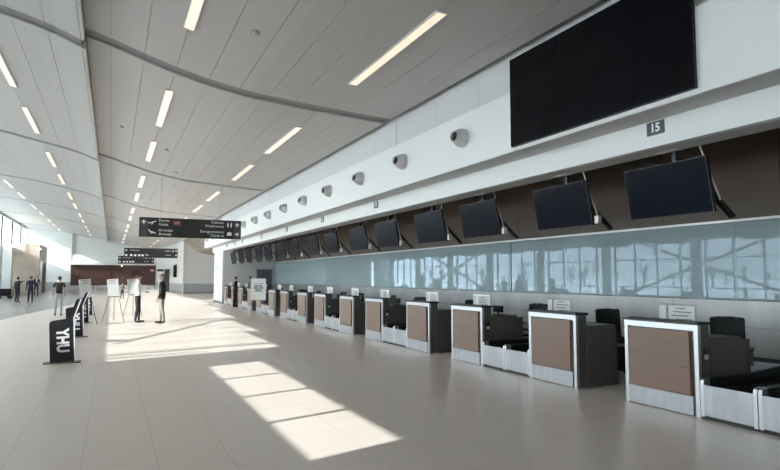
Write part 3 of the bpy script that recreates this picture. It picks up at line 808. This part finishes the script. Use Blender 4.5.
# ------------------------------------------------------------------ people
SK = mat('skin_light', (.38, .255, .20), .5, var=.05, scale=8)
def cloth(name, col): return mat(name, col, .85, var=.15, scale=14)
def person(label, loc, rz, H, shirt, trousers, shoes, hair, hands=None, feet=None, bare_arms=False, lean=(0, 0), head_turn=0.0, jacket=False, glasses=False, extra=None, hairlen=0.0, bulk=1.0):
    """A standing figure facing local -Y. hands: [(x,y,z) left, right] in body units for H=1.75."""
    k = H / 1.75
    o = thing('person', label, 'person', loc, rz, 'people in the hall')
    lx, ly = lean
    hands = hands or [(-.26, -.05, .80), (.26, -.05, .80)]
    feet = feet or [(-.11, .02), (.11, -.02)]
    P = []; E = []; R = []; G = []
    def v(p, r, g):
        P.append(Vector(p)); R.append(r if isinstance(r, tuple) else (r, r)); G.append(g); return len(P) - 1
    def e(a, b): E.append((a, b))
    tb = bulk * (1.12 if jacket else 1.0)
    pel = v((0, .0, .95), (.150 * tb, .105 * tb), 'T')
    hip = pel
    bel = v((lx * .3, ly * .3, 1.08), (.145 * tb, .105 * tb), 'S'); e(pel, bel)
    che = v((lx * .7, ly * .7, 1.28), (.165 * tb, .115 * tb), 'S'); e(bel, che)
    sho = v((lx, ly, 1.42), (.125 * tb, .085 * tb), 'S'); e(che, sho)
    nek = v((lx, ly - .005, 1.50), .052, 'K'); e(sho, nek)
    h0 = v((lx, ly - .02, 1.565), (.062, .072), 'K'); e(nek, h0)
    h1 = v((lx, ly - .025, 1.645), (.076, .095), 'K'); e(h0, h1)
    h2 = v((lx, ly - .015, 1.705), (.062, .078), 'K'); e(h1, h2)
    for s, hnd in ((-1, hands[0]), (1, hands[1])):
        a = v((lx + s * .185, ly, 1.405), .062 * tb, 'S'); e(sho, a)
        A = Vector((lx + s * .185, ly, 1.405)); B = Vector(hnd); d = (B - A); L1, L2 = .29, .26
        L = min(d.length, L1 + L2 - .005); n = d.normalized(); B = A + n * L
        aa = (L1 * L1 - L2 * L2 + L * L) / (2 * L); hh = math.sqrt(max(0, L1 * L1 - aa * aa))
        pole = Vector((s * .5, .8, -.25)); pole = (pole - n * pole.dot(n)).normalized()
        El = A + n * aa + pole * hh
        m1 = v(A.lerp(El, .5), .052 * tb, 'S'); e(a, m1)
        el = v(El, .043, 'A' if bare_arms else 'S'); e(m1, el)
        m2 = v(El.lerp(B, .45), .038, 'A' if bare_arms else 'S'); e(el, m2)
        w = v(B, .026, 'A' if bare_arms else 'S'); e(m2, w)
        fd = (B - El).normalized(); side = fd.cross(Vector((0, 0, 1)))
        side = side.normalized() if side.length > .1 else Vector((0, 1, 0))
        if abs(fd.z) > .7: side = Vector((0, 1, 0))
        pm = v(B + fd * .055, (.034, .022), 'K'); e(w, pm)
        curl = fd.cross(side) * .25
        for j, (off, ln) in enumerate([(-.030, .062), (-.010, .072), (.010, .066), (.029, .052)]):
            f0 = v(B + fd * .085 + side * off, .0095, 'K'); e(pm, f0)
            f1 = v(B + fd * (.085 + ln * .55) + side * off * 1.1, .009, 'K'); e(f0, f1)
            f2 = v(B + fd * (.085 + ln) + side * off * 1.1 + curl * .09, .0075, 'K'); e(f1, f2)
        t0 = v(B + fd * .035 - side * .040, .010, 'K'); e(pm, t0)
        t1 = v(B + fd * .075 - side * .058, .0085, 'K'); e(t0, t1)
    for s, (fx, fy) in ((-1, feet[0]), (1, feet[1])):
        th = v((s * .095, 0, .87), (.088 * bulk, .092 * bulk), 'T'); e(pel, th)
        kn = v((s * .10 + (fx - s * .11) * .5, fy * .5 - .015, .49), .060, 'T'); e(th, kn)
        cf = v(((s * .10 + fx) / 2 + (fx - s * .11) * .3, fy * .75 + .01, .33), .056, 'T'); e(kn, cf)
        an = v((fx, fy + .02, .095), .044, 'T'); e(cf, an)
        he = v((fx, fy + .03, .045), (.040, .040), 'F'); e(an, he)
        ba = v((fx * 1.05, fy - .10, .036), (.042, .032), 'F'); e(he, ba)
        to = v((fx * 1.08, fy - .18, .030), (.034, .024), 'F'); e(ba, to)
    me = bpy.data.meshes.new('body'); me.from_pydata([p * k for p in P], E, [])
    ob = bpy.data.objects.new('body', me); C.objects.link(ob)
    md = ob.modifiers.new('s', 'SKIN'); md.branch_smoothing = .3
    if not me.skin_vertices:
        raise RuntimeError('no skin layer')
    sv = me.skin_vertices[0].data
    for i in range(len(P)):
        sv[i].radius = (R[i][0] * k, R[i][1] * k); sv[i].use_root = (i == pel)
    ob.modifiers.new('u', 'SUBSURF').levels = 2
    bpy.context.view_layer.update()
    dg = bpy.context.evaluated_depsgraph_get()
    m2 = bpy.data.meshes.new_from_object(ob.evaluated_get(dg))
    bpy.data.objects.remove(ob)
    bm = bmesh.new(); bm.from_mesh(m2)
    segs = [(P[a] * k, P[b] * k, G[b] if G[b] != 'S' or G[a] != 'T' else 'S') for a, b in E]
    order = {'S': 0, 'T': 1, 'K': 2, 'F': 3, 'A': 2}
    for f in bm.faces:
        c = f.calc_center_median(); best = 1e9; g = 'S'
        for a, b, gg in segs:
            ab = b - a; t = max(0, min(1, (c - a).dot(ab) / max(ab.length_squared, 1e-9))); dd = (c - (a + ab * t)).length
            if dd < best: best = dd; g = gg
        if g in ('S', 'T') and abs(c.x) < .21 * k and c.z > .85 * k: g = 'S' if c.z > (.86 if jacket else .98) * k else 'T'
        if c.z > 1.475 * k and abs(c.x - lx * k) < .09 * k: g = 'K'
        f.material_index = order[g]; f.smooth = True
    # nose, ears and eyes are part of the same head mesh
    def blob(c, r, sc, mi):
        gg = bmesh.ops.create_uvsphere(bm, u_segments=10, v_segments=6, radius=r * k, matrix=Matrix.Translation(Vector(c) * k) @ Matrix.Diagonal((sc[0], sc[1], sc[2], 1)))
        for vv in gg['verts']:
            for f in vv.link_faces: f.material_index = mi; f.smooth = True
    blob((lx, ly - .118, 1.628), .016, (.8, 1.1, 1.4), 2)
    for s in (-1, 1):
        blob((lx + s * .078, ly - .015, 1.635), .022, (.35, .8, 1.3), 2)
        blob((lx + s * .032, ly - .103, 1.652), .010, (1, .6, .7), 4)
    blob((lx, ly - .108, 1.592), .016, (1.5, .5, .35), 5)
    m3 = bpy.data.meshes.new('body'); bm.to_mesh(m3); bm.free()
    for m in (shirt, trousers, SK, shoes, M_black, mat('lips', (.35, .15, .13), .5)): m3.materials.append(m)
    b = put('body', m3, None, o)
    hm = MB(); hm.ball((0, 0, 0), .098 * k, (.88, 1.04, .98), 16, 10)
    if hairlen: hm.ball((0, .055 * k, -.09 * k), .07 * k, (1.0, .7, 1.5), 12, 8)
    # cut the face side off the hair cap
    geom = hm.bm.verts[:] + hm.bm.edges[:] + hm.bm.faces[:]
    bmesh.ops.bisect_plane(hm.bm, geom=geom, plane_co=(0, -.05 * k, .035 * k), plane_no=(0, -.75, -.66), clear_outer=True)
    put('hair', hm, hair, o, Vector((lx, ly - .010, 1.655)) * k)
    if glasses:
        gm = MB()
        for s in (-1, 1): gm.box((lx + s * .033 - .024) * k, (lx + s * .033 + .024) * k, (ly - .125) * k, (ly - .120) * k, 1.636 * k, 1.668 * k, .001)
        gm.box((lx - .012) * k, (lx + .012) * k, (ly - .125) * k, (ly - .12) * k, 1.65 * k, 1.656 * k)
        put('glasses', gm, M_black, o)
    if jacket:
        jm = MB(); jm.prism([(-.055, 1.47), (.055, 1.47), (.012, 1.14), (-.012, 1.14)], 'XZ', ly - .137, ly - .120)
        for vv in jm.bm.verts: vv.co *= k
        put('shirt_front', jm, M_paper, o)
    if extra: extra(o, k)
    return o
def dirz(dx, dy): return math.atan2(dx, -dy)      # local -Y turned to look along (dx,dy)

c_white = cloth('white_shirt', (.72, .75, .80)); c_black = cloth('black_cloth', (.012, .012, .013)); c_navy = cloth('navy_cloth', (.018, .022, .045))
c_dark = cloth('charcoal_trousers', (.02, .021, .024)); c_khaki = cloth('khaki_trousers', (.20, .19, .17)); c_light = cloth('light_trousers', (.36, .36, .35))
c_grey = cloth('grey_cloth', (.16, .16, .17)); sh_b = mat('black_shoe', (.01, .01, .01), .4); sh_br = mat('dark_brown_shoe', (.02, .014, .012), .4)
h_dark = mat('dark_hair', (.012, .010, .009), .6, var=.3, scale=40); h_grey = mat('grey_hair', (.16, .15, .14), .6, var=.3, scale=40); h_brown = mat('brown_hair', (.05, .032, .022), .6, var=.3, scale=40)

person('man in a white shirt and dark trousers, facing the man in the jacket', (.86, 22.84, 0), dirz(1, -.15), 1.71, c_white, c_dark, sh_b, h_brown,
       hands=[(-.05, -.25, 1.10), (.07, -.24, 1.12)], feet=[(-.10, .03), (.09, -.06)], bulk=1.12)
person('man in a dark jacket and khaki trousers, facing the man in white', (1.62, 22.1, 0), dirz(-1, .12), 1.74, c_black, c_khaki, sh_b, h_grey,
       hands=[(-.24, -.16, .86), (.24, -.10, .84)], feet=[(-.12, -.06), (.12, .06)], jacket=True, glasses=True, bulk=1.15)
person('man seen from behind in a black t-shirt and light trousers, walking away', (-1.98, 28.1, 0), dirz(-.15, 1), 1.66, c_black, c_light, sh_b, h_dark,
       hands=[(-.23, -.12, .86), (.24, -.10, .86)], feet=[(-.10, .08), (.12, -.12)], bare_arms=True)
person('man in a black coat pointing to the right with his raised arm', (-5.56, 45.1, 0), dirz(.6, .8), 1.63, c_black, c_black, sh_b, h_dark,
       hands=[(-.62, .10, 1.50), (.26, -.06, .85)], bulk=1.15)
person('man in a navy suit beside the pointing man', (-4.60, 43.0, 0), dirz(-.2, 1), 1.68, c_navy, c_navy, sh_b, h_dark, jacket=False, bulk=1.1)
person('farther man in a dark suit standing before the timber entrance', (-5.85, 58.5, 0), dirz(.2, -1), 1.75, c_navy, c_navy, sh_b, h_grey, jacket=True)
person('small person in dark clothes between the poster easels', (.72, 47.9, 0), dirz(.3, -1), 1.17, c_grey, c_black, sh_b, h_dark, hairlen=1,
       hands=[(-.30, -.10, .85), (.28, -.16, .9)], feet=[(-.15, -.05), (.15, .05)])
person('person in black leaning by the farthest check-in counters', (6.02, 32.26, 0), dirz(.9, -.3), 1.66, c_black, c_black, sh_b, h_dark, lean=(.0, -.06),
       hands=[(-.12, -.30, 1.12), (.15, -.28, 1.10)])
person('attendant with dark hair behind the far counters near the notice', (6.88, 32.30, 0), dirz(-1, -.4), 1.68, c_grey, c_black, sh_b, h_dark,
       hands=[(-.12, -.3, 1.0), (.12, -.3, 1.0)])

# dark wheeled cart by the left entrance
o = thing('luggage_cart', 'dark wheeled cart parked at the far left by the entrance', 'cart', (-7.35, 52.5, 0), .4)
put('frame', MB().bar((-.4, -.25, .2), (.5, -.25, .2), .04, .04).bar((-.4, .25, .2), (.5, .25, .2), .04, .04).bar((.5, -.25, .2), (.62, -.25, 1.0), .04, .04).bar((.5, .25, .2), (.62, .25, 1.0), .04, .04).bar((.62, -.25, 1.0), (.62, .25, 1.0), .05, .05).bar((-.4, -.25, .2), (-.4, .25, .2), .04, .04), M_blackm, o)
put('bag', MB().box(-.35, .45, -.23, .23, .24, .75, .06), c_dark, o)
for x in (-.3, .4):
    for y in (-.26, .26): put('wheel', MB().tube((x, y - .02, .09), (x, y + .02, .09), .09, seg=16), M_black, o)

# ------------------------------------------------------------------ light
sun = bpy.data.lights.new('sun', 'SUN'); sun.energy = 4.0; sun.angle = math.radians(.28); sun.color = (1, .965, .92)
so = bpy.data.objects.new('sun', sun); C.objects.link(so); so.location = (-60, -10, 40)
so.rotation_euler = Vector((1, .26, -.49)).to_track_quat('-Z', 'Y').to_euler()
w = bpy.data.worlds.new('winter_sky'); bpy.context.scene.world = w; w.use_nodes = True
nt = w.node_tree; bg = nt.nodes['Background']
tc = nt.nodes.new('ShaderNodeTexCoord'); sp = nt.nodes.new('ShaderNodeSeparateXYZ'); cr = nt.nodes.new('ShaderNodeValToRGB')
cr.color_ramp.elements[0].position = 0.0; cr.color_ramp.elements[0].color = (.64, .70, .76, 1)
cr.color_ramp.elements[1].position = .35; cr.color_ramp.elements[1].color = (.97, .985, 1.0, 1)
nt.links.new(tc.outputs['Generated'], sp.inputs[0]); nt.links.new(sp.outputs['Z'], cr.inputs['Fac']); nt.links.new(cr.outputs['Color'], bg.inputs['Color'])
bg.inputs['Strength'].default_value = 3.6

# ------------------------------------------------------------------ camera
f = 583.0; th = math.atan(42.3 / f); yaw = math.atan(278.0 / math.hypot(f, 42.3))
cam = bpy.data.cameras.new('camera'); co = bpy.data.objects.new('camera', cam); C.objects.link(co)
cam.sensor_width = 36; cam.lens = f / 780 * 36; cam.clip_end = 1000; cam.clip_start = .05
co.location = (0, 0, 1.61)
fwd = Vector((math.sin(yaw) * math.cos(th), math.cos(yaw) * math.cos(th), math.sin(th)))
co.rotation_euler = fwd.to_track_quat('-Z', 'Y').to_euler()
S = bpy.context.scene; S.camera = co
S.view_settings.view_transform = 'Standard'; S.view_settings.look = 'None'; S.view_settings.exposure = 1.6; S.view_settings.gamma = 1.0
S.view_settings.use_curve_mapping = False
S.cycles.use_denoising = True; S.cycles.max_bounces = 10; S.cycles.diffuse_bounces = 7; S.cycles.glossy_bounces = 5; S.cycles.transparent_max_bounces = 16
S.cycles.sample_clamp_indirect = 6
